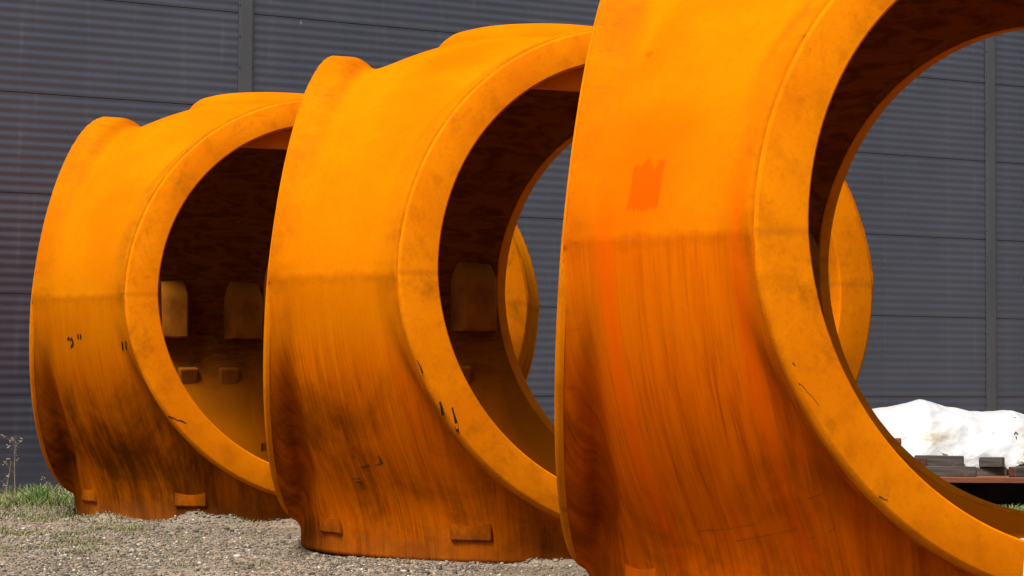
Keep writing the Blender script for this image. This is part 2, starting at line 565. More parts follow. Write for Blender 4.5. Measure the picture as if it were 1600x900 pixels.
# ------------------------------------------------------------------ the cast hub
RO, RI, AP, DL, DLI, CONE = 1.85, 1.554, 1.723, 0.090, 0.027, 0.0815
CG, SG = math.cos(CONE), math.sin(CONE)
HX = 0.025


def smin(a, b, k):
    h = np.clip(0.5 + 0.5 * (b - a) / k, 0, 1)
    return b + (a - b) * h - k * h * (1 - h)


def smax(a, b, k):
    return -smin(-a, -b, k)


def ell(rr, az, A, B):
    k0 = np.sqrt((rr / A) ** 2 + (az / B) ** 2) + 1e-6
    k1 = np.sqrt((rr / A ** 2) ** 2 + (az / B ** 2) ** 2) + 1e-6
    return k0 * (k0 - 1) / k1


def flange_axes(i):
    a = i * 2 * math.pi / 3
    return (math.cos(a), math.sin(a)), (-math.sin(a), math.cos(a))


def sdf(x, y, z, want_inside=False):
    f32 = np.float32
    rr = np.sqrt(x * x + y * y)
    az = np.abs(z) + f32(0.16)
    out = ell(rr, az, f32(2.44), np.where(z > 0, f32(2.065), f32(2.60)))
    base = np.maximum(rr - f32(1.79), np.abs(z + f32(1.73)) - f32(0.22))
    cav = ell(rr, np.abs(z), f32(2.20), np.where(z > 0, f32(1.72), f32(2.05)))
    cav = np.maximum(cav, f32(-1.58) - z)
    # below the seam the rings stand free of the casting, with a deep hollow behind them
    g = np.clip((-z - f32(0.05)) / f32(1.45), 0, 1)
    g = g * g * (3 - 2 * g)
    gu = np.clip((z - f32(0.2)) / f32(1.4), 0, 1)
    gl = f32(0.25) * g + f32(0.04) * gu * gu
    up = np.clip((z + f32(0.9)) / f32(1.2), 0, 1)
    up = up * up * (3 - 2 * up)
    hth = f32(0.125) + f32(0.045) * up          # the rings are thin lips below, thick and rounded above
    rnd = f32(0.075) + f32(0.025) * up
    upb = np.clip((z + f32(0.12)) / f32(0.2), 0, 1)      # bead round the upper half only
    discs = necks = holes = dmax = None
    for i in range(3):
        n, t = flange_axes(i)
        h = x * f32(n[0]) + y * f32(n[1])
        tt = x * f32(t[0]) + y * f32(t[1])
        d = h * f32(CG) + z * f32(SG) - f32(AP * CG)
        v = (h - f32(AP)) * f32(-SG) + z * f32(CG)
        av = np.abs(v)
        rho = np.sqrt(tt * tt + (av + f32(DL)) ** 2)
        rho_i = np.sqrt(tt * tt + (av + f32(DLI)) ** 2)
        out = smax(out, d + f32(0.07) + gl, f32(0.16))
        qx = rho - (f32(RO - 0.004) + f32(0.018) * upb - rnd)
        qy = np.abs(d - f32(0.08) + hth) - (hth - rnd)
        disc = np.sqrt(np.maximum(qx, 0) ** 2 + np.maximum(qy, 0) ** 2) + np.minimum(np.maximum(qx, qy), 0) - rnd
        discs = disc if discs is None else np.minimum(discs, disc)
        neck = np.maximum(rho_i - f32(1.66), np.abs(d + f32(0.6)) - f32(0.5))
        necks = neck if necks is None else np.minimum(necks, neck)
        hole = np.maximum(rho_i - f32(RI + 0.006), -(d + f32(0.95)))
        holes = hole if holes is None else np.minimum(holes, hole)
        dmax = d if dmax is None else np.maximum(dmax, d)
    out = smin(out, base, f32(0.20))
    out = smin(out, necks, f32(0.16))
    out = smin(out, discs, f32(0.11) + f32(0.04) * up)
    out = smax(out, dmax + f32(0.015), f32(0.012))
    out = np.maximum(out, f32(-1.935) - z)
    cav = np.maximum(cav, dmax + f32(0.15) + gl * f32(2.0))
    cav = smin(cav, holes, f32(0.05))
    res = smax(out, -cav, f32(0.025))
    if want_inside:
        return res, (-cav > out), discs
    return res


def surface_nets():
    ax = np.arange(-2.75, 2.751, HX, dtype=np.float32)
    azs = (np.arange(-82, 80, dtype=np.float32) + 0.5) * HX
    nx, ny, nz = len(ax), len(ax), len(azs)
    F = np.empty((nx, ny, nz), np.float32)
    for a in range(0, nx, 24):
        X, Y, Z = np.meshgrid(ax[a:a + 24], ax, azs, indexing='ij')
        F[a:a + 24] = sdf(X, Y, Z)
    sgn = F < 0
    cnt = np.zeros((nx - 1, ny - 1, nz - 1), np.int8)
    for i in (0, 1):
        for j in (0, 1):
            for k in (0, 1):
                cnt += sgn[i:nx - 1 + i, j:ny - 1 + j, k:nz - 1 + k]
    act = (cnt > 0) & (cnt < 8)
    ci, cj, ck = np.nonzero(act)
    idx = np.full(act.shape, -1, np.int32)
    idx[ci, cj, ck] = np.arange(len(ci))
    corners = [(i, j, k) for i in (0, 1) for j in (0, 1) for k in (0, 1)]
    vals = {c: F[ci + c[0], cj + c[1], ck + c[2]] for c in corners}
    acc = np.zeros((len(ci), 3), np.float32)
    num = np.zeros(len(ci), np.float32)
    for c in corners:
        for axis in range(3):
            if c[axis]:
                continue
            e = list(c)
            e[axis] = 1
            e = tuple(e)
            a, b = vals[c], vals[e]
            m = (a < 0) != (b < 0)
            t = np.where(m, a / np.where(m, a - b, 1), 0)
            pt = np.tile(np.array(c, np.float32), (len(ci), 1))
            pt[:, axis] = t
            acc += pt * m[:, None]
            num += m
    acc /= num[:, None]
    V = np.stack([ax[0] + (ci + acc[:, 0]) * HX, ax[0] + (cj + acc[:, 1]) * HX, azs[0] + (ck + acc[:, 2]) * HX], 1).astype(np.float32)
    quads = []
    for axis in range(3):
        lo = [slice(1, -1)] * 3
        lo[axis] = slice(0, -1)
        hi = list(lo)
        hi[axis] = slice(1, None)
        s0 = sgn[tuple(lo)]
        s1 = sgn[tuple(hi)]
        e = np.nonzero(s0 != s1)
        flip = s0[e]
        p = [e[0] + (0 if axis == 0 else 1), e[1] + (0 if axis == 1 else 1), e[2] + (0 if axis == 2 else 1)]
        u, w_ = [(1, 2), (2, 0), (0, 1)][axis]

        def cell(du, dw):
            q = [p[0].copy(), p[1].copy(), p[2].copy()]
            q[u] = q[u] - du
            q[w_] = q[w_] - dw
            return idx[q[0], q[1], q[2]]
        q = np.stack([cell(1, 1), cell(0, 1), cell(0, 0), cell(1, 0)], 1)
        q[~flip] = q[~flip][:, ::-1]
        quads.append(q)
    Q = np.concatenate(quads)
    e = np.float32(0.004)
    for it in range(3):
        x, y, z = V[:, 0], V[:, 1], V[:, 2]
        f0 = sdf(x, y, z)
        g = np.stack([sdf(x + e, y, z) - sdf(x - e, y, z), sdf(x, y + e, z) - sdf(x, y - e, z), sdf(x, y, z + e) - sdf(x, y, z - e)], 1) / (2 * e)
        g2 = np.maximum((g * g).sum(1), 0.15)
        step = np.clip(f0 / g2, -0.02, 0.02)
        V = V - 0.9 * step[:, None] * g
    return V, Q


V, Q = surface_nets()
_, INS, RIM = sdf(V[:, 0], V[:, 1], V[:, 2], True)
ang = np.arctan2(V[:, 1], V[:, 0])
ca = ang % (2 * math.pi / 3) - math.pi / 3      # signed angle from the corner between two flanges
ca = np.hypot(V[:, 0], V[:, 1]) * np.sin(ca) / 2.3   # -> sideways distance from that corner's plane: rain runs straight down
V[:, 2] += ZC
body_me = npmesh('hub_body', V, Q, True)
at = body_me.attributes.new('su', 'FLOAT', 'POINT')
at.data.foreach_set('value', ca.astype(np.float32))
at = body_me.attributes.new('inside', 'FLOAT', 'POINT')
at.data.foreach_set('value', INS.astype(np.float32))
at = body_me.attributes.new('rim', 'FLOAT', 'POINT')
at.data.foreach_set('value', np.exp(-np.maximum(RIM, 0) / 0.14).astype(np.float32))
HUB_BVH = BVHTree.FromPolygons([tuple(map(float, p)) for p in V], [tuple(map(int, q)) for q in Q])


def vesica(R, dl, nseg=64):
    """closed outline (t, v), pointed a little where the mould halves meet"""
    a0 = math.asin(dl / R)
    pts = []
    up = [(R * math.cos(a), R * math.sin(a) - dl) for a in np.linspace(a0, math.pi - a0, nseg)]
    dn = [(-t, -v) for (t, v) in up]
    return up[:-1] + dn[:-1]


def flange_mesh():
    stations = [(RO - 0.03, DL, -0.060), (RO, DL, -0.050), (RO, DL, -0.028), (RO - 0.004, DL, -0.018), (RO - 0.020, DL, -0.003), (RO - 0.026, DL, 0.0),
                (RI + 0.012, DLI, 0.0), (RI + 0.004, DLI, -0.005), (RI, DLI, -0.013), (RI, DLI, -0.125), (RI + 0.03, DLI, -0.14)]
    vs, fs = [], []
    n = None
    for (R, dl, d) in stations:
        pts = vesica(R, dl)
        n = len(pts)
        for (t, v) in pts:
            # local frame of flange 0: normal (CG,0,SG), tangent (0,1,0), up (-SG,0,CG)
            vs.append((AP + d * CG - v * SG, t, ZC + d * SG + v * CG))
    for s in range(len(stations) - 1):
        for k in range(n):
            a, b = s * n + k, s * n + (k + 1) % n
            fs.append((a, b, b + n, a + n))
    me = mesh('flange_ring', vs, fs, True)
    me.set_sharp_from_angle(angle=math.radians(32))
    return me


flange_me = flange_mesh()


def lathe(name, prof, seg=72):
    vs, fs = [], []
    for (r, z) in prof:
        for k in range(seg):
            a = 2 * math.pi * k / seg
            vs.append((r * math.cos(a), r * math.sin(a), z))
    for s in range(len(prof) - 1):
        for k in range(seg):
            a, b = s * seg + k, s * seg + (k + 1) % seg
            fs.append((a, b, b + seg, a + seg))
    fs.append(tuple((len(prof) - 1) * seg + k for k in range(seg)))
    return mesh(name, vs, fs, True)


collar_me = lathe('nose_collar', [(0.84, ZC + 1.66), (0.80, ZC + 1.80), (0.755, ZC + 1.855), (0.70, ZC + 1.895), (0.62, ZC + 1.918), (0.5, ZC + 1.93), (0.25, ZC + 1.935), (0.02, ZC + 1.936)])


def plate_mesh():
    """segment plate that closes the top of an opening, set back behind the ring"""
    vs, fs = [], []
    n = 24
    v0 = 1.335
    th0 = math.asin(v0 / (RI + 0.02))
    for d in (-0.20, -0.25):
        for k in range(n + 1):
            a = th0 + (math.pi - 2 * th0) * k / n
            t, vtop = (RI + 0.02) * math.cos(a), (RI + 0.02) * math.sin(a)
            for v in (vtop, v0):
                vs.append((AP + d * CG - v * SG, t, ZC + d * SG + v * CG))
    m = 2 * (n + 1)
    for k in range(n):
        a = 2 * k
        fs.append((a, a + 2, a + 3, a + 1))
        fs.append((m + a, m + a + 1, m + a + 3, m + a + 2))
        fs.append((a + 1, a + 3, m + a + 3, m + a + 1))
        fs.append((a, m + a, m + a + 2, a + 2))
    return mesh('stiffener_plate', vs, fs)


plate_me = plate_mesh()
def lug_mesh():
    """cast block above the foot: upright face, square underside, top sloping back into the casting"""
    prof = [(-0.14, 0.150), (0.078, 0.145), (0.092, 0.160), (0.094, 0.300), (0.085, 0.345), (0.05, 0.42), (-0.02, 0.52), (-0.14, 0.60)]
    ys = [-0.150, -0.138, -0.05, 0.05, 0.138, 0.150]
    vs, fs = [], []
    for k, yy in enumerate(ys):
        sh = -0.016 if k in (0, 5) else 0.0
        for (x, z) in prof:
            vs.append((x + sh, yy, z + (0.006 if (sh and z < 0.2) else 0.0)))
    m = len(prof)
    for k in range(len(ys) - 1):
        for q in range(m):
            a, b = k * m + q, k * m + (q + 1) % m
            fs.append((a, b, b + m, a + m))
    fs.append(tuple(range(m))[::-1])
    fs.append(tuple((len(ys) - 1) * m + q for q in range(m)))
    me = mesh('lug', vs, fs, True)
    me.set_sharp_from_angle(angle=math.radians(40))
    at = me.attributes.new('su', 'FLOAT', 'POINT')
    at.data.foreach_set('value', [0.2 + v[1] * 0.12 for v in vs])
    at = me.attributes.new('rim', 'FLOAT', 'POINT')
    at.data.foreach_set('value', [0.85] * len(vs))
    return me


lug_me = lug_mesh()


def boss_mesh():
    """cast block inside the hub: flat face and underside, top and flanks running out into the wall"""
    prof = [(0.16, 0.03), (-0.105, 0.0), (-0.122, 0.02), (-0.118, 0.40), (-0.10, 0.45), (0.0, 0.56), (0.16, 0.66)]
    ys = [-0.20, -0.150, -0.128, -0.04, 0.05, 0.128, 0.150, 0.20]
    sh = [0.17, 0.03, 0.0, 0.006, 0.0, 0.0, 0.03, 0.17]
    r = random.Random(8)
    vs, fs = [], []
    for k, yy in enumerate(ys):
        for (x, z) in prof:
            vs.append((min(x + sh[k], 0.17) + r.uniform(-0.006, 0.006), yy + r.uniform(-0.006, 0.006), z + r.uniform(-0.006, 0.006)))
    m = len(prof)
    for k in range(len(ys) - 1):
        for q in range(m):
            a, b = k * m + q, k * m + (q + 1) % m
            fs.append((a, a + m, b + m, b))
    fs.append(tuple(range(m)))
    fs.append(tuple((len(ys) - 1) * m + q for q in range(m))[::-1])
    me = mesh('boss', vs, fs, True)
    me.set_sharp_from_angle(angle=math.radians(38))
    return me


boss_me = boss_mesh()
pad_me = box_mesh('pad', 0.10, 0.20, 0.20, 0.02, 0, 0.006, 5)

FL_MATS = [flange_material('flange_rust_' + s, k) for k, s in enumerate(('near', 'middle', 'far'))]
BODY_MATS = []


def build_hub(mi):
    """first hub: an Empty with its parts; the others are copies"""
    r = empty('rotor_hub')
    link('body', body_me, None, r)
    for i in range(3):
        f = link('flange', flange_me, None, r)
        f.rotation_euler = (0, 0, i * 2 * math.pi / 3)
    link('stiffener_plate', plate_me, None, r)
    link('nose_collar', collar_me, None, r)
    for i in range(3):
        cb = math.pi / 3 + i * 2 * math.pi / 3
        for s in (-1, 1):
            a = cb + s * math.radians(20)
            o = link('lug', lug_me, None, r)
            o.location = (1.728 * math.cos(a), 1.728 * math.sin(a), 0)
            o.rotation_euler = (0, 0, a)
            a = cb + s * math.radians(10.5)
            o = link('boss', boss_me, None, r)
            o.location = (2.13 * math.cos(a), 2.13 * math.sin(a), ZC - 0.28)
            o.rotation_euler = (0, 0, cb + s * math.radians(3))
            a = cb + s * math.radians(6)
            o = link('pad', pad_me, None, r)
            o.location = (2.108 * math.cos(a), 2.108 * math.sin(a), ZC - 0.77)
            o.rotation_euler = (0, math.radians(-14), a)
    return r


def set_mats(root, k):
    for ch in root.children:
        nm = ch.name.split('.')[0]
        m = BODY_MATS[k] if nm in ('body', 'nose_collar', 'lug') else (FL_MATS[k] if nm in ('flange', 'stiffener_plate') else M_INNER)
        ch.material_slots[0].link = 'OBJECT'
        ch.material_slots[0].material = m


for me in (body_me, flange_me, plate_me, collar_me, lug_me, boss_me, pad_me):
    me.materials.append(None)


def cam_ray(px, py):
    """direction through a pixel of the 1600 x 900 photograph, to find where a mark sits on a surface"""
    a, b = px - 800.0, py - 450.0
    return (cam.matrix_world.to_3x3() @ Vector((a, -b, -FPX))).normalized()


def hub_hit(k, px, py):
    M = Matrix.Translation(HUBS[k]['pos']) @ Matrix.Rotation(HUBS[k]['yaw'], 4, 'Z')
    Mi = M.inverted()
    o = Mi @ Vector((0, 0, HC))
    d = (Mi.to_3x3() @ cam_ray(px, py)).normalized()
    loc, nor, _, _ = HUB_BVH.ray_cast(o, d)
    if loc is None:
        return None, None
    if nor.dot(d) > 0:
        nor = -nor
    return loc, nor


pl, _ = hub_hit(0, 1008, 292)
pl2, _ = hub_hit(0, 1014, 86)


def su_at(k, px, py):
    l, _ = hub_hit(k, px, py)
    return math.hypot(l.x, l.y) * math.sin(math.atan2(l.y, l.x) % (2 * math.pi / 3) - math.pi / 3) / 2.3


BANDS = [(0.5 * (su_at(0, 958, 520) + su_at(0, 1030, 800)), 0.036, 0.75), (0.5 * (su_at(0, 1172, 500) + su_at(0, 1240, 840)), 0.030, 0.7)]
0 and print('bands', BANDS, su_at(0, 958, 500), su_at(0, 1030, 800), su_at(0, 1172, 500), su_at(0, 1240, 840))
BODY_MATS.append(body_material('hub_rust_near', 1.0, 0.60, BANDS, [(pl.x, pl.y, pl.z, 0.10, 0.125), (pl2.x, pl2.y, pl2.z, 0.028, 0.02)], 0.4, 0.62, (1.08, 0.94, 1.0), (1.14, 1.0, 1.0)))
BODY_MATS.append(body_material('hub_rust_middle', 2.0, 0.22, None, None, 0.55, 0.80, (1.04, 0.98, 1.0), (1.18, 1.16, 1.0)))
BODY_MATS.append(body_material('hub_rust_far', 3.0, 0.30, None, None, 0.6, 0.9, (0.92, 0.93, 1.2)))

LABELS = ['huge orange rusty cast hub nearest the camera, cut off by the right edge',
          'orange rusty cast hub standing in the middle of the row of three',
          'orange rusty cast hub farthest from the camera, left end of the row']
roots = []
for k in range(3):
    if k == 0:
        r = build_hub(0)
    else:
        r = roots[0].copy()
        C.objects.link(r)
        for ch in list(roots[0].children):
            c = ch.copy()
            C.objects.link(c)
            c.parent = r
    roots.append(r)
for k, r in enumerate(roots):
    r.location = HUBS[k]['pos']
    r.rotation_euler = (0, 0, HUBS[k]['yaw'])
    tag(r, LABELS[k], 'hub', 'row of cast rotor hubs')
    set_mats(r, k)


def ribbon(k, name, pts, width, mat, label=None, lift=0.004):
    """a painted or scuffed line lying on the surface of hub k; pts are pixels it was seen at"""
    vs, fs = [], []
    P3 = []
    for (px, py) in pts:
        l, nn = hub_hit(k, px, py)
        if l is None:
            return None
        P3.append((l, nn))
    for i, (l, nn) in enumerate(P3):
        a = P3[max(i - 1, 0)][0]
        b = P3[min(i + 1, len(P3) - 1)][0]
        t = (b - a)
        if t.length < 1e-6:
            t = Vector((0, 0, 1))
        s = t.cross(nn).normalized() * (width * (0.6 + 0.8 * random.Random(i * 7 + k).random()) / 2)
        q = l + nn * lift
        vs += [q - s, q + s]
    for i in range(len(P3) - 1):
        fs.append((2 * i, 2 * i + 2, 2 * i + 3, 2 * i + 1))
    o = link(name, mesh(name, vs, fs), mat, roots[k])
    if label:
        o['label'] = label
    return o


# black chalk marks on the far hub
ribbon(2, 'paint_mark', [(106, 531), (108, 527), (110, 532), (112, 528), (114, 533), (114, 538), (111, 543)], 0.018, M_MARK, 'small black hook shaped mark')
ribbon(2, 'paint_mark', [(122, 522), (122.4, 530)], 0.012, M_MARK)
ribbon(2, 'paint_mark', [(126, 522), (126.4, 530)], 0.012, M_MARK)
ribbon(2, 'paint_mark', [(191, 534), (192, 547)], 0.014, M_MARK)
ribbon(2, 'paint_mark', [(197, 533), (197.6, 546)], 0.014, M_MARK)
# smudged stencil on the middle hub
ribbon(1, 'paint_mark', [(592, 712), (594, 717), (596, 722), (597, 725)], 0.02, M_SMUDGE, 'smudged dark stencil mark')
ribbon(1, 'paint_mark', [(587, 726), (592, 726), (597, 724)], 0.008, M_SMUDGE)
ribbon(1, 'paint_mark', [(564, 730), (570, 729.5), (574, 728), (578, 727)], 0.012, M_SMUDGE)
ribbon(1, 'paint_mark', [(551, 748), (557, 747.5), (563, 748)], 0.008, M_SMUDGE)
ribbon(1, 'paint_mark', [(557, 753), (562, 753.5), (566, 754)], 0.018, M_SMUDGE)
ribbon(1, 'paint_mark', [(560, 757.5), (567, 757.5)], 0.006, M_SMUDGE)

# chips, scratches and bits of tape
ribbon(1, 'scratch', [(705, 637), (708, 648), (711, 660), (715, 674)], 0.016, M_MARK, 'dark gouge across the ring face', 0.016)
ribbon(1, 'scratch', [(686, 628), (689, 638), (694, 648)], 0.020, M_MARK, None, 0.016)
ribbon(1, 'scratch', [(652, 562), (656, 572), (660, 583)], 0.008, M_MARK, None, 0.016)
ribbon(2, 'scratch', [(263, 650), (270, 653), (276, 657), (283, 658), (290, 662)], 0.010, M_MARK, 'thin dark crooked scratch', 0.016)
ribbon(2, 'scratch', [(244, 628), (248, 634)], 0.008, M_MARK, None, 0.016)
ribbon(0, 'scratch', [(1247, 598), (1252, 604), (1258, 612), (1268, 622), (1277, 634)], 0.004, M_SMUDGE, None, 0.016)
ribbon(0, 'scratch', [(1236, 567), (1240, 572)], 0.007, M_SMUDGE, None, 0.016)
ribbon(0, 'scratch', [(1371, 775), (1378, 780), (1385, 782)], 0.008, M_SMUDGE, None, 0.016)
for pts in ([(1150, 845), (1190, 838), (1240, 828), (1290, 812)], [(1262, 779), (1275, 775), (1285, 771)], [(1090, 830), (1140, 826), (1180, 818)],
            [(1265, 842), (1300, 828), (1345, 805)]):
    ribbon(0, 'scratch', pts, 0.0022, M_SMUDGE, None, 0.003)
ribbon(0, 'tape', [(880.5, 312), (879.5, 325), (878.5, 345)], 0.012, M_TAPE, 'sliver of white tape on the rim', 0.014)
ribbon(0, 'tape', [(1599.6, 846), (1598.6, 870), (1598.0, 900)], 0.03, M_TAPE, 'edge of white plastic stuck on the ring', 0.018)

# ------------------------------------------------------------------ white tarpaulin on dunnage
def X_at(px, Y):
    return (px - 800.0) / FPX * Y


def Z_at(py, px, Y):
    return HC - (py - (597.3 + 0.0054 * (px - 800))) / FPX * Y


TOPS = [(1250, 652), (1320, 644), (1358, 641), (1400, 635), (1420, 631), (1440, 624), (1455, 628), (1480, 634), (1520, 641), (1545, 645), (1562, 645), (1580, 642), (1600, 649), (1660, 652), (1740, 646), (1820, 660), (1880, 700)]
nu, nv = 190, 90
tx = np.array([X_at(a, 22.6) for a, _ in TOPS])
tz = np.array([Z_at(b, a, 22.6) for a, b in TOPS])
us = np.linspace(X_at(1240, 22.6), X_at(1880, 22.6), nu)
vs, st = [], []
for a, xx in enumerate(us):
    top = float(np.interp(xx, tx, tz))
    endf = min(1.0, (a + 0.5) / 5.0, (nu - a - 0.5) / 6.0)
    top = 0.42 + (top - 0.42) * (endf ** 0.5)
    for b in range(nv):
        t = b / (nv - 1)
        # cross section: toe, rising front, broad crest, back
        if t < 0.5:
            q = t / 0.5
            yy = 21.92 + 0.72 * q ** 1.25
            zz = 0.36 + (top - 0.36) * math.sin(q * math.pi / 2) ** 0.9
        else:
            q = (t - 0.5) / 0.5
            yy = 22.64 + 1.2 * q
            zz = top - (top - 0.36) * q ** 3.0
        f1 = noise.noise(Vector((xx * 2.3 + 3, yy * 2.0, zz * 3.0)))
        f2 = noise.noise(Vector((xx * 5.1, yy * 6.0, zz * 7.0)))
        w1 = Vector((xx * 1.5 + 0.4 * f1, zz * 2.4 - xx * 0.9, 3.0))
        v1 = noise.voronoi(w1)[0]
        w2 = Vector((xx * 3.6 - zz * 2.0 + 0.3 * f2, zz * 3.4 + xx * 1.1, 8.0))
        v2 = noise.voronoi(w2)[0]
        amp = math.sin(min(t / 0.5, 1.0) * math.pi) * 0.9 + 0.12
        yy -= amp * (0.05 * f1 + 0.015 * f2 + 0.16 * (v1[0] - 0.4) + 0.07 * (v2[0] - 0.4))
        zz += 0.010 * f2 + (0.015 * f1 + 0.02 * (v2[0] - 0.4) if t > 0.3 else 0.0)
        vs.append((xx, yy, zz))
        ex, ez = X_at(1455, 22.2), 0.66
        dst = math.hypot((xx - ex) / 0.36, (zz - ez) / 0.17)
        dst2 = math.hypot((xx - X_at(1600, 22.1)) / 0.16, (zz - 0.62) / 0.24)
        st.append(max(0.0, 1.0 - min(dst, dst2)) if t < 0.5 else 0.0)
ii = np.arange(nu * nv).reshape(nu, nv)
tf = np.stack([ii[:-1, :-1], ii[1:, :-1], ii[1:, 1:], ii[:-1, 1:]], -1).reshape(-1, 4)
tarp = link('tarpaulin', npmesh('tarpaulin', np.array(vs), tf, True), M_TARP)
at = tarp.data.attributes.new('stain_shade', 'FLOAT', 'POINT')
at.data.foreach_set('value', np.array(st, np.float32))
tag(tarp, 'crumpled white tarpaulin heaped over a pile in front of the grey wall', 'tarpaulin')


def fold(px0, px1, py0, py1, yy, seed, amp=0.05, slant=0.0):
    """a crumpled flap of the sheet hanging in front of the heap"""
    n, m = 34, 26
    vs = []
    for i in range(n):
        for j in range(m):
            u, v = i / (n - 1), j / (m - 1)
            e = min(u, 1 - u, v, 1 - v)
            xx = X_at(px0 + (px1 - px0) * (u + slant * (v - 0.5)), yy)
            zz = Z_at(py1 + (py0 - py1) * v * (0.72 + 0.28 * math.sin(2.2 * math.pi * u + seed)), px0, yy)
            q = Vector((u * 2.6 + seed, v * 2.2 + u * 1.4, seed * 1.7))
            r1 = 1 - 2.4 * abs(noise.noise(q))
            r2 = 1 - 2.4 * abs(noise.noise(q * 2.3 + Vector((3, 1, 7))))
            lift = amp * (0.9 * max(r1, 0) ** 2 + 0.45 * max(r2, 0) ** 2) * min(1, e * 7)
            vs.append((xx + 0.03 * noise.noise(q * 1.7), yy + 0.22 * v + 0.04 * (1 - min(1, e * 6)) - lift, zz))
    ii_ = np.arange(n * m).reshape(n, m)
    f_ = np.stack([ii_[:-1, :-1], ii_[1:, :-1], ii_[1:, 1:], ii_[:-1, 1:]], -1).reshape(-1, 4)
    o = link('loose_fold', npmesh('loose_fold', np.array(vs), f_, True), M_TARP, tarp)
    at = o.data.attributes.new('stain_shade', 'FLOAT', 'POINT')
    at.data.foreach_set('value', np.full(len(vs), 0.62, np.float32))
    return o


fold(1398, 1450, 676, 728, 21.92, 1.3, 0.07, 0.2)
fold(1438, 1502, 692, 728, 21.86, 2.6, 0.08, -0.3)
fold(1588, 1640, 676, 730, 21.88, 4.1, 0.07, 0.2)
# printed arrow on the sheet
def tarp_mark(pts, wd):
    bv = BVHTree.FromPolygons([v.co for v in tarp.data.vertices], [tuple(p.vertices) for p in tarp.data.polygons])
    vs, fs, P3 = [], [], []
    for (px, py) in pts:
        l, nn, _, _ = bv.ray_cast(Vector((0, 0, HC)), cam_ray(px, py))
        if l is None:
            return
        P3.append(l + Vector((0, -0.006, 0.002)))
    for i, l in enumerate(P3):
        t = P3[min(i + 1, len(P3) - 1)] - P3[max(i - 1, 0)]
        sd_ = t.cross(Vector((0, -1, 0))).normalized() * wd / 2
        vs += [l - sd_, l + sd_]
    for i in range(len(P3) - 1):
        fs.append((2 * i, 2 * i + 2, 2 * i + 3, 2 * i + 1))
    link('printed_mark', mesh('printed_mark', vs, fs), M_MARK, tarp)


tarp_mark([(1584.5, 679), (1587, 675.5), (1590, 679)], 0.014)
tarp_mark([(1587.6, 682), (1588, 686)], 0.010)
tarp_mark([(1583, 652), (1588, 652.5)], 0.006)

# deck, skids and timbers
DECKZ = 0.300


def beam(name, mat, x0, x1, y0, dep, z0, hgt, rot=0.0, label=None, cat='timber', end=True, seed=1, group='timber blocks on the deck'):
    """a squared timber: long sides weathered, ends darker; origin at its base"""
    L = x1 - x0
    o = empty(name, ((x0 + x1) / 2, y0, z0), rot)
    link('side', box_mesh('side', L, dep, hgt, 0.006, 0.0, 0.003, seed), mat, o)
    if end:
        for sgn in (-1, 1):
            e = link('end_grain', box_mesh('end_grain', 0.008, dep - 0.014, hgt - 0.014, 0.002, 0.007, 0.0, seed), M_TEND, o)
            e.location = (sgn * (L / 2 + 0.002), 0, 0)
    tag(o, label, cat, group)
    return o


b = empty('timber_deck', (X_at(1520, 21.9), 21.9, 0))
tag(b, 'rust-stained plank deck under the white tarpaulin heap', 'deck')
xd0, xd1 = X_at(1350, 21.7), X_at(1900, 21.7)
for k in range(9):
    p = link('plank', box_mesh('plank', xd1 - xd0, 0.225, 0.055, 0.005, 0.0, 0.003, k), M_TRED, b)
    p.location = ((xd0 + xd1) / 2 - b.location.x, 21.55 + 0.235 * k - b.location.y, DECKZ - 0.055)
for k in range(4):
    p = link('skid', box_mesh('skid', 0.14, 2.0, 0.245, 0.006, 0.0, 0.0, k), M_DARK, b)
    p.location = (xd0 + 0.3 + 1.0 * k - b.location.x, 22.80 - b.location.y, 0.0)
p = link('shade_skirt', box_mesh('shade_skirt', xd1 - xd0 - 0.1, 0.09, 0.20, 0.006, 0.0, 0.0, 2), M_DARK, b)  # added board, near-black to give the shade under the deck
p.location = ((xd0 + xd1) / 2 - b.location.x, 21.80 - b.location.y, 0.04)

RT = -0.38
beam('timber_block', M_TGREY, X_at(1448, 21.55), X_at(1526, 21.55), 21.62, 0.10, DECKZ, 0.10, -0.10, 'longest grey timber lying at the front of the deck', seed=11)
beam('timber_block', M_TGREY, X_at(1432, 21.8), X_at(1506, 21.8), 21.86, 0.10, DECKZ + 0.085, 0.115, RT * 0.6, 'grey timber with reddish end below the cream folds of the tarpaulin', seed=12)
beam('timber_block', M_TGREY, X_at(1534, 21.8), X_at(1570, 21.8), 21.88, 0.10, DECKZ + 0.085, 0.10, RT, 'short grey timber block right of the cream folds, reddish end', seed=13)
beam('timber_block', M_TGREY, X_at(1574, 21.6), X_at(1640, 21.6), 21.66, 0.10, DECKZ, 0.10, 0.55, 'timber block cut by the right edge, its dark end facing the camera', seed=14)
beam('timber_block', M_TGREY, X_at(1526, 21.9), X_at(1572, 21.9), 21.92, 0.09, DECKZ, 0.083, -0.1, 'shadowed timber under the short grey block', seed=15)
beam('timber_block', M_TGREY, X_at(1440, 21.9), X_at(1500, 21.9), 21.90, 0.09, DECKZ, 0.083, -0.1, 'shadowed timber stacked directly under the grey timber below the folds', seed=16)
beam('timber_block', M_TEND, X_at(1408, 21.8), X_at(1446, 21.8), 21.80, 0.09, DECKZ + 0.085, 0.09, 0.1, 'dark brown timber end beside the near ring, left of the others', seed=17)
beam('timber_block', M_TRED, X_at(1372, 21.6), X_at(1407, 21.6), 21.60, 0.10, Z_at(696, 1390, 21.6), 0.075, -0.2, 'small brown timber stub high against the left of the tarpaulin', seed=18)
beam('timber_block', M_TEND, X_at(1360, 21.6), X_at(1400, 21.6), 21.63, 0.12, DECKZ, Z_at(696, 1390, 21.6) - DECKZ - 0.002, -0.2, 'upright brown timber propping the small stub, hidden by the ring', seed=19)

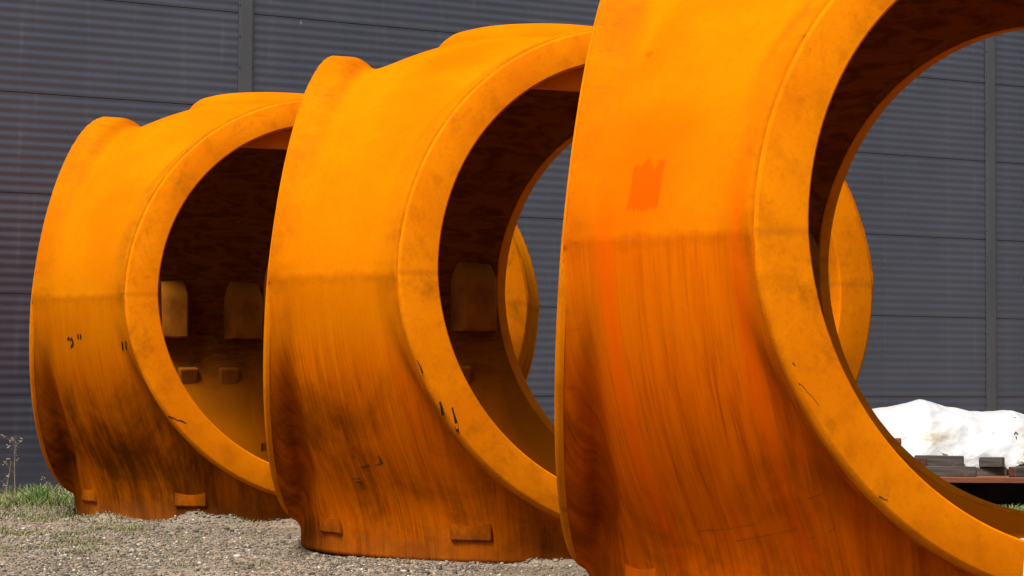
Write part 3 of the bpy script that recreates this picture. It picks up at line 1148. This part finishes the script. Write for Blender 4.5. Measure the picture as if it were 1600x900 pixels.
# ------------------------------------------------------------------ gravel
HUBXY = np.array([h['pos'][:2] for h in HUBS])
N = 56000
gyv = rng.uniform(12.8, 21.5, N)
gxv = rng.uniform(-0.26, 0.10, N) * gyv
keep = np.ones(N, bool)
for (hx, hy) in HUBXY:
    keep &= np.hypot(gxv - hx, gyv - hy) > 1.80
clump = np.array([noise.noise(Vector((a * 0.9, b_ * 0.9, 2.0))) for a, b_ in zip(gxv, gyv)])
keep &= rng.uniform(0, 1, N) < np.clip(0.72 + 0.9 * clump, 0.15, 1)
gxv, gyv = gxv[keep], gyv[keep]
N = len(gxv)
phi = (1 + 5 ** 0.5) / 2
ico = np.array([(-1, phi, 0), (1, phi, 0), (-1, -phi, 0), (1, -phi, 0), (0, -1, phi), (0, 1, phi), (0, -1, -phi), (0, 1, -phi), (phi, 0, -1), (phi, 0, 1), (-phi, 0, -1), (-phi, 0, 1)]) / math.hypot(1, phi)
icf = np.array([(0, 11, 5), (0, 5, 1), (0, 1, 7), (0, 7, 10), (0, 10, 11), (1, 5, 9), (5, 11, 4), (11, 10, 2), (10, 7, 6), (7, 1, 8), (3, 9, 4), (3, 4, 2), (3, 2, 6), (3, 6, 8), (3, 8, 9), (4, 9, 5), (2, 4, 11), (6, 2, 10), (8, 6, 7), (9, 8, 1)])
size = 0.005 + 0.0085 * rng.random(N) ** 1.6 + 0.013 * (rng.random(N) < 0.07) * rng.random(N)
sc = np.stack([size * rng.uniform(0.8, 1.5, N), size * rng.uniform(0.8, 1.3, N), size * rng.uniform(0.55, 0.9, N)], 1)
th = rng.uniform(0, 2 * np.pi, N)
jit = rng.uniform(0.75, 1.2, (N, 12, 1))
sv_ = ico[None] * jit * sc[:, None, :]
cx_ = sv_[:, :, 0] * np.cos(th)[:, None] - sv_[:, :, 1] * np.sin(th)[:, None]
cy_ = sv_[:, :, 0] * np.sin(th)[:, None] + sv_[:, :, 1] * np.cos(th)[:, None]
sv3 = np.stack([cx_ + gxv[:, None], cy_ + gyv[:, None], sv_[:, :, 2] + (ground_h(gxv, gyv) + sc[:, 2] * 0.35)[:, None]], -1)
fidx = (icf[None] + 12 * np.arange(N)[:, None, None]).reshape(-1, 3)
gm = npmesh('gravel', sv3.reshape(-1, 3), fidx, False)
pal = np.array([(0.47, 0.375, 0.265), (0.28, 0.225, 0.165), (0.57, 0.46, 0.335), (0.13, 0.11, 0.095), (0.46, 0.30, 0.17), (0.95, 0.86, 0.74), (0.32, 0.225, 0.15), (0.53, 0.41, 0.27)])
pc = pal[rng.choice(len(pal), N, p=[0.2, 0.17, 0.18, 0.09, 0.1, 0.08, 0.08, 0.10])] * rng.uniform(0.15, 0.42, (N, 1))
colv = np.ones((N, 12, 4), np.float32)
colv[:, :, :3] = pc[:, None, :]
at = gm.attributes.new('tint', 'FLOAT_COLOR', 'POINT')
at.data.foreach_set('color', colv.ravel())
go = link('gravel', gm, M_STONE)
tag(go, 'loose grey, tan and white gravel stones over the yard', 'gravel', None, 'stuff')

# ------------------------------------------------------------------ grass and weeds
def blades(name, bases, hmin, hmax, cols, lean=0.5, wid=0.006, seed=1):
    r = np.random.default_rng(seed)
    n = len(bases)
    H = r.uniform(hmin, hmax, n)
    a = r.uniform(0, 2 * np.pi, n)
    le = r.uniform(0.1, lean, n) * H
    wv = r.uniform(0.6, 1.3, n) * wid
    sa = r.uniform(0, np.pi, n)
    V_, F_ = [], []
    side = np.stack([np.cos(sa), np.sin(sa), 0 * sa], 1)
    outd = np.stack([np.cos(a), np.sin(a), 0 * a], 1)
    rows = []
    for t, wf in ((0, 1.0), (0.4, 0.9), (0.75, 0.6)):
        c = bases + outd * (le * t * t)[:, None] + np.stack([0 * H, 0 * H, H * (t - 0.12 * t * t * lean)], 1)
        rows += [c - side * (wv * wf / 2)[:, None], c + side * (wv * wf / 2)[:, None]]
    tip = bases + outd * le[:, None] + np.stack([0 * H, 0 * H, H * (1 - 0.25 * lean)], 1)
    rows.append(tip)
    Vv = np.stack(rows, 1).reshape(-1, 3)
    base = 7 * np.arange(n)[:, None]
    tris = np.array([(0, 1, 3), (0, 3, 2), (2, 3, 5), (2, 5, 4), (4, 5, 6)])
    Ff = (tris[None] + base[:, :, None]).reshape(-1, 3)
    me = npmesh(name, Vv, Ff, False)
    cc = np.ones((n, 7, 4), np.float32)
    cc[:, :, :3] = (np.array(cols)[r.integers(0, len(cols), n)] * r.uniform(0.38, 0.75, (n, 1)))[:, None, :]
    at = me.attributes.new('tint', 'FLOAT_COLOR', 'POINT')
    at.data.foreach_set('color', cc.ravel())
    return me


GREEN = [(0.12, 0.22, 0.03), (0.08, 0.16, 0.02), (0.19, 0.25, 0.05), (0.24, 0.22, 0.07)]
DRY = [(0.24, 0.19, 0.10), (0.17, 0.12, 0.07), (0.30, 0.25, 0.15)]


def scatter(n, x0, x1, y0, y1, thr, freq, seed):
    r = np.random.default_rng(seed)
    x = r.uniform(x0, x1, n)
    y = r.uniform(y0, y1, n)
    f = np.array([noise.noise(Vector((a * freq, b_ * freq, seed))) for a, b_ in zip(x, y)])
    k = f > thr
    for (hx, hy) in HUBXY:
        k &= np.hypot(x - hx, y - hy) > 1.82
    x, y = x[k], y[k]
    return np.stack([x, y, ground_h(x, y) - 0.004], 1)


def thin(b_, y0, y1, seed):
    """fewer blades towards the open gravel"""
    r = np.random.default_rng(seed)
    k = r.uniform(0, 1, len(b_)) < np.clip((b_[:, 1] - y0) / (y1 - y0), 0.0, 1.0) ** 1.3
    return b_[k]


bs = np.concatenate([thin(scatter(16000, -6.4, -3.5, 18.0, 22.6, 0.0, 2.3, 3), 18.2, 21.5, 1), thin(scatter(9000, -6.4, -3.8, 19.4, 23.6, -0.25, 1.6, 4), 19.0, 22.0, 2)])
g1 = link('grass', blades('grass', bs, 0.03, 0.17, GREEN + GREEN + DRY, 1.2, 0.007, 5), M_LEAF)
tag(g1, 'rough green and yellowed grass between the far hub and the wall', 'grass', None, 'stuff')
bs = np.concatenate([scatter(12000, -5.0, -0.8, 13.8, 18.6, 0.34, 2.1, 8), scatter(22000, -5.6, -2.9, 15.0, 19.6, 0.10, 2.0, 9)])
g2 = link('sparse_grass', blades('sparse_grass', bs, 0.015, 0.055, [(0.22, 0.25, 0.05), (0.16, 0.20, 0.04), (0.26, 0.23, 0.08)] + DRY[:2], 1.3, 0.006, 6), M_LEAF)
tag(g2, 'sparse short moss and grass sprouting through the gravel', 'grass', None, 'stuff')
bs = scatter(1800, 4.2, 6.5, 20.2, 21.4, -0.2, 1.6, 12)
g3 = link('grass_strip', blades('grass_strip', bs, 0.04, 0.10, GREEN, 0.9, 0.008, 7), M_LEAF)
tag(g3, 'strip of green grass under the plank deck at right', 'grass', None, 'stuff')


def gpix(px, py, Yd):
    return Vector((X_at(px, Yd), Yd, float(ground_h(X_at(px, Yd), Yd))))


c = gpix(66, 775, 21.0)
rr_ = np.random.default_rng(3)
tb = np.stack([c.x + rr_.normal(0, 0.05, 120), c.y + rr_.normal(0, 0.05, 120), np.full(120, c.z)], 1)
t1 = link('grass_tuft', blades('grass_tuft', tb, 0.14, 0.30, [(0.11, 0.22, 0.035), (0.15, 0.26, 0.05), (0.09, 0.17, 0.03)], 1.1, 0.010, 9), M_LEAF)
tag(t1, 'bright green arching grass tuft beside the far hub', 'grass')


def weed(px, Yd, hgt, label, seed, branches=7):
    r = random.Random(seed)
    base = gpix(px, 780, Yd)
    root = empty('dry_weed', base)

    def tube(p0, p1, r0, r1, nm, n=5):
        vs, fs = [], []
        prev = None
        for i in range(n + 1):
            t = i / n
            c_ = Vector(p0).lerp(Vector(p1), t) + Vector((0.012 * math.sin(5 * t + seed), 0.012 * math.cos(4 * t + seed), 0)) * t
            rad = r0 + (r1 - r0) * t
            for j in range(5):
                a = 2 * math.pi * j / 5
                vs.append(c_ + Vector((rad * math.cos(a), rad * math.sin(a), 0)))
        for i in range(n):
            for j in range(5):
                a, b_ = i * 5 + j, i * 5 + (j + 1) % 5
                fs.append((a, b_, b_ + 5, a + 5))
        return vs, fs
    vs, fs = tube((0, 0, 0), (0.03 * r.uniform(-1, 1), 0, hgt), 0.006, 0.003, 'stem')
    me = mesh('stem', vs, fs)
    st_ = link('stem', me, M_DRYW, root)
    av, af = [], []
    hv, hf = [], []
    for k in range(branches):
        z = hgt * r.uniform(0.45, 0.98)
        a = r.uniform(0, 2 * math.pi)
        L = r.uniform(0.06, 0.16)
        e = (L * math.cos(a), L * math.sin(a) * 0.6, z + L * r.uniform(0.5, 1.0))
        v, f = tube((0, 0, z), e, 0.003, 0.0015, 'branch', 2)
        o_ = len(av)
        av += v
        af += [tuple(q + o_ for q in ff) for ff in f]
        for m_ in range(5):
            cpt = Vector(e) + Vector((r.uniform(-1, 1), r.uniform(-1, 1), r.uniform(-1, 1))) * 0.018
            o2 = len(hv)
            hv += [cpt + Vector(tuple(ico[q] * 0.009)) for q in range(12)]
            hf += [tuple(int(q) + o2 for q in ff) for ff in icf]
    if branches:
        tag(link('branches', mesh('branches', av, af), M_DRYW, root), kind='stuff')
        tag(link('seed_heads', mesh('seed_heads', hv, hf), M_DRYW, root), kind='stuff')
    tag(root, label, 'weed', 'dry weeds by the wall')


M_DRYW = simple('dry_stalk', (0.10, 0.075, 0.05), (0.20, 0.16, 0.11), 20, 0.85)
weed(29, 21.6, 0.62, 'tall dry brown weed stalk with branching seed heads near left edge', 21, 9)
weed(14, 21.4, 0.42, 'thin bare pale stalk leaning beside the tall dry weed', 22, 0)
weed(9, 21.2, 0.26, 'short dry stalk at the left edge, lower than its neighbours', 23, 3)
weed(88, 20.7, 0.18, 'small brown weed close to the foot of the far hub', 24, 6)
# small pale plate low on the wall
pw = WALL0 + Vector((math.cos(PSI), math.sin(PSI), 0)) * (-5.35) + Vector((math.sin(PSI), -math.cos(PSI), 0)) * 0.02
pt = link('wall_plate', box_mesh('wall_plate', 0.13, 0.03, 0.17, 0.006, 0.0), simple('pale_grey_plate', (0.17, 0.18, 0.18), (0.12, 0.125, 0.13), 9, 0.6))
pt.location = (pw.x, pw.y, 0.12)
pt.rotation_euler = (0, 0, PSI)
tag(pt, 'small pale grey plate low on the wall behind the grass tuft', 'plate')
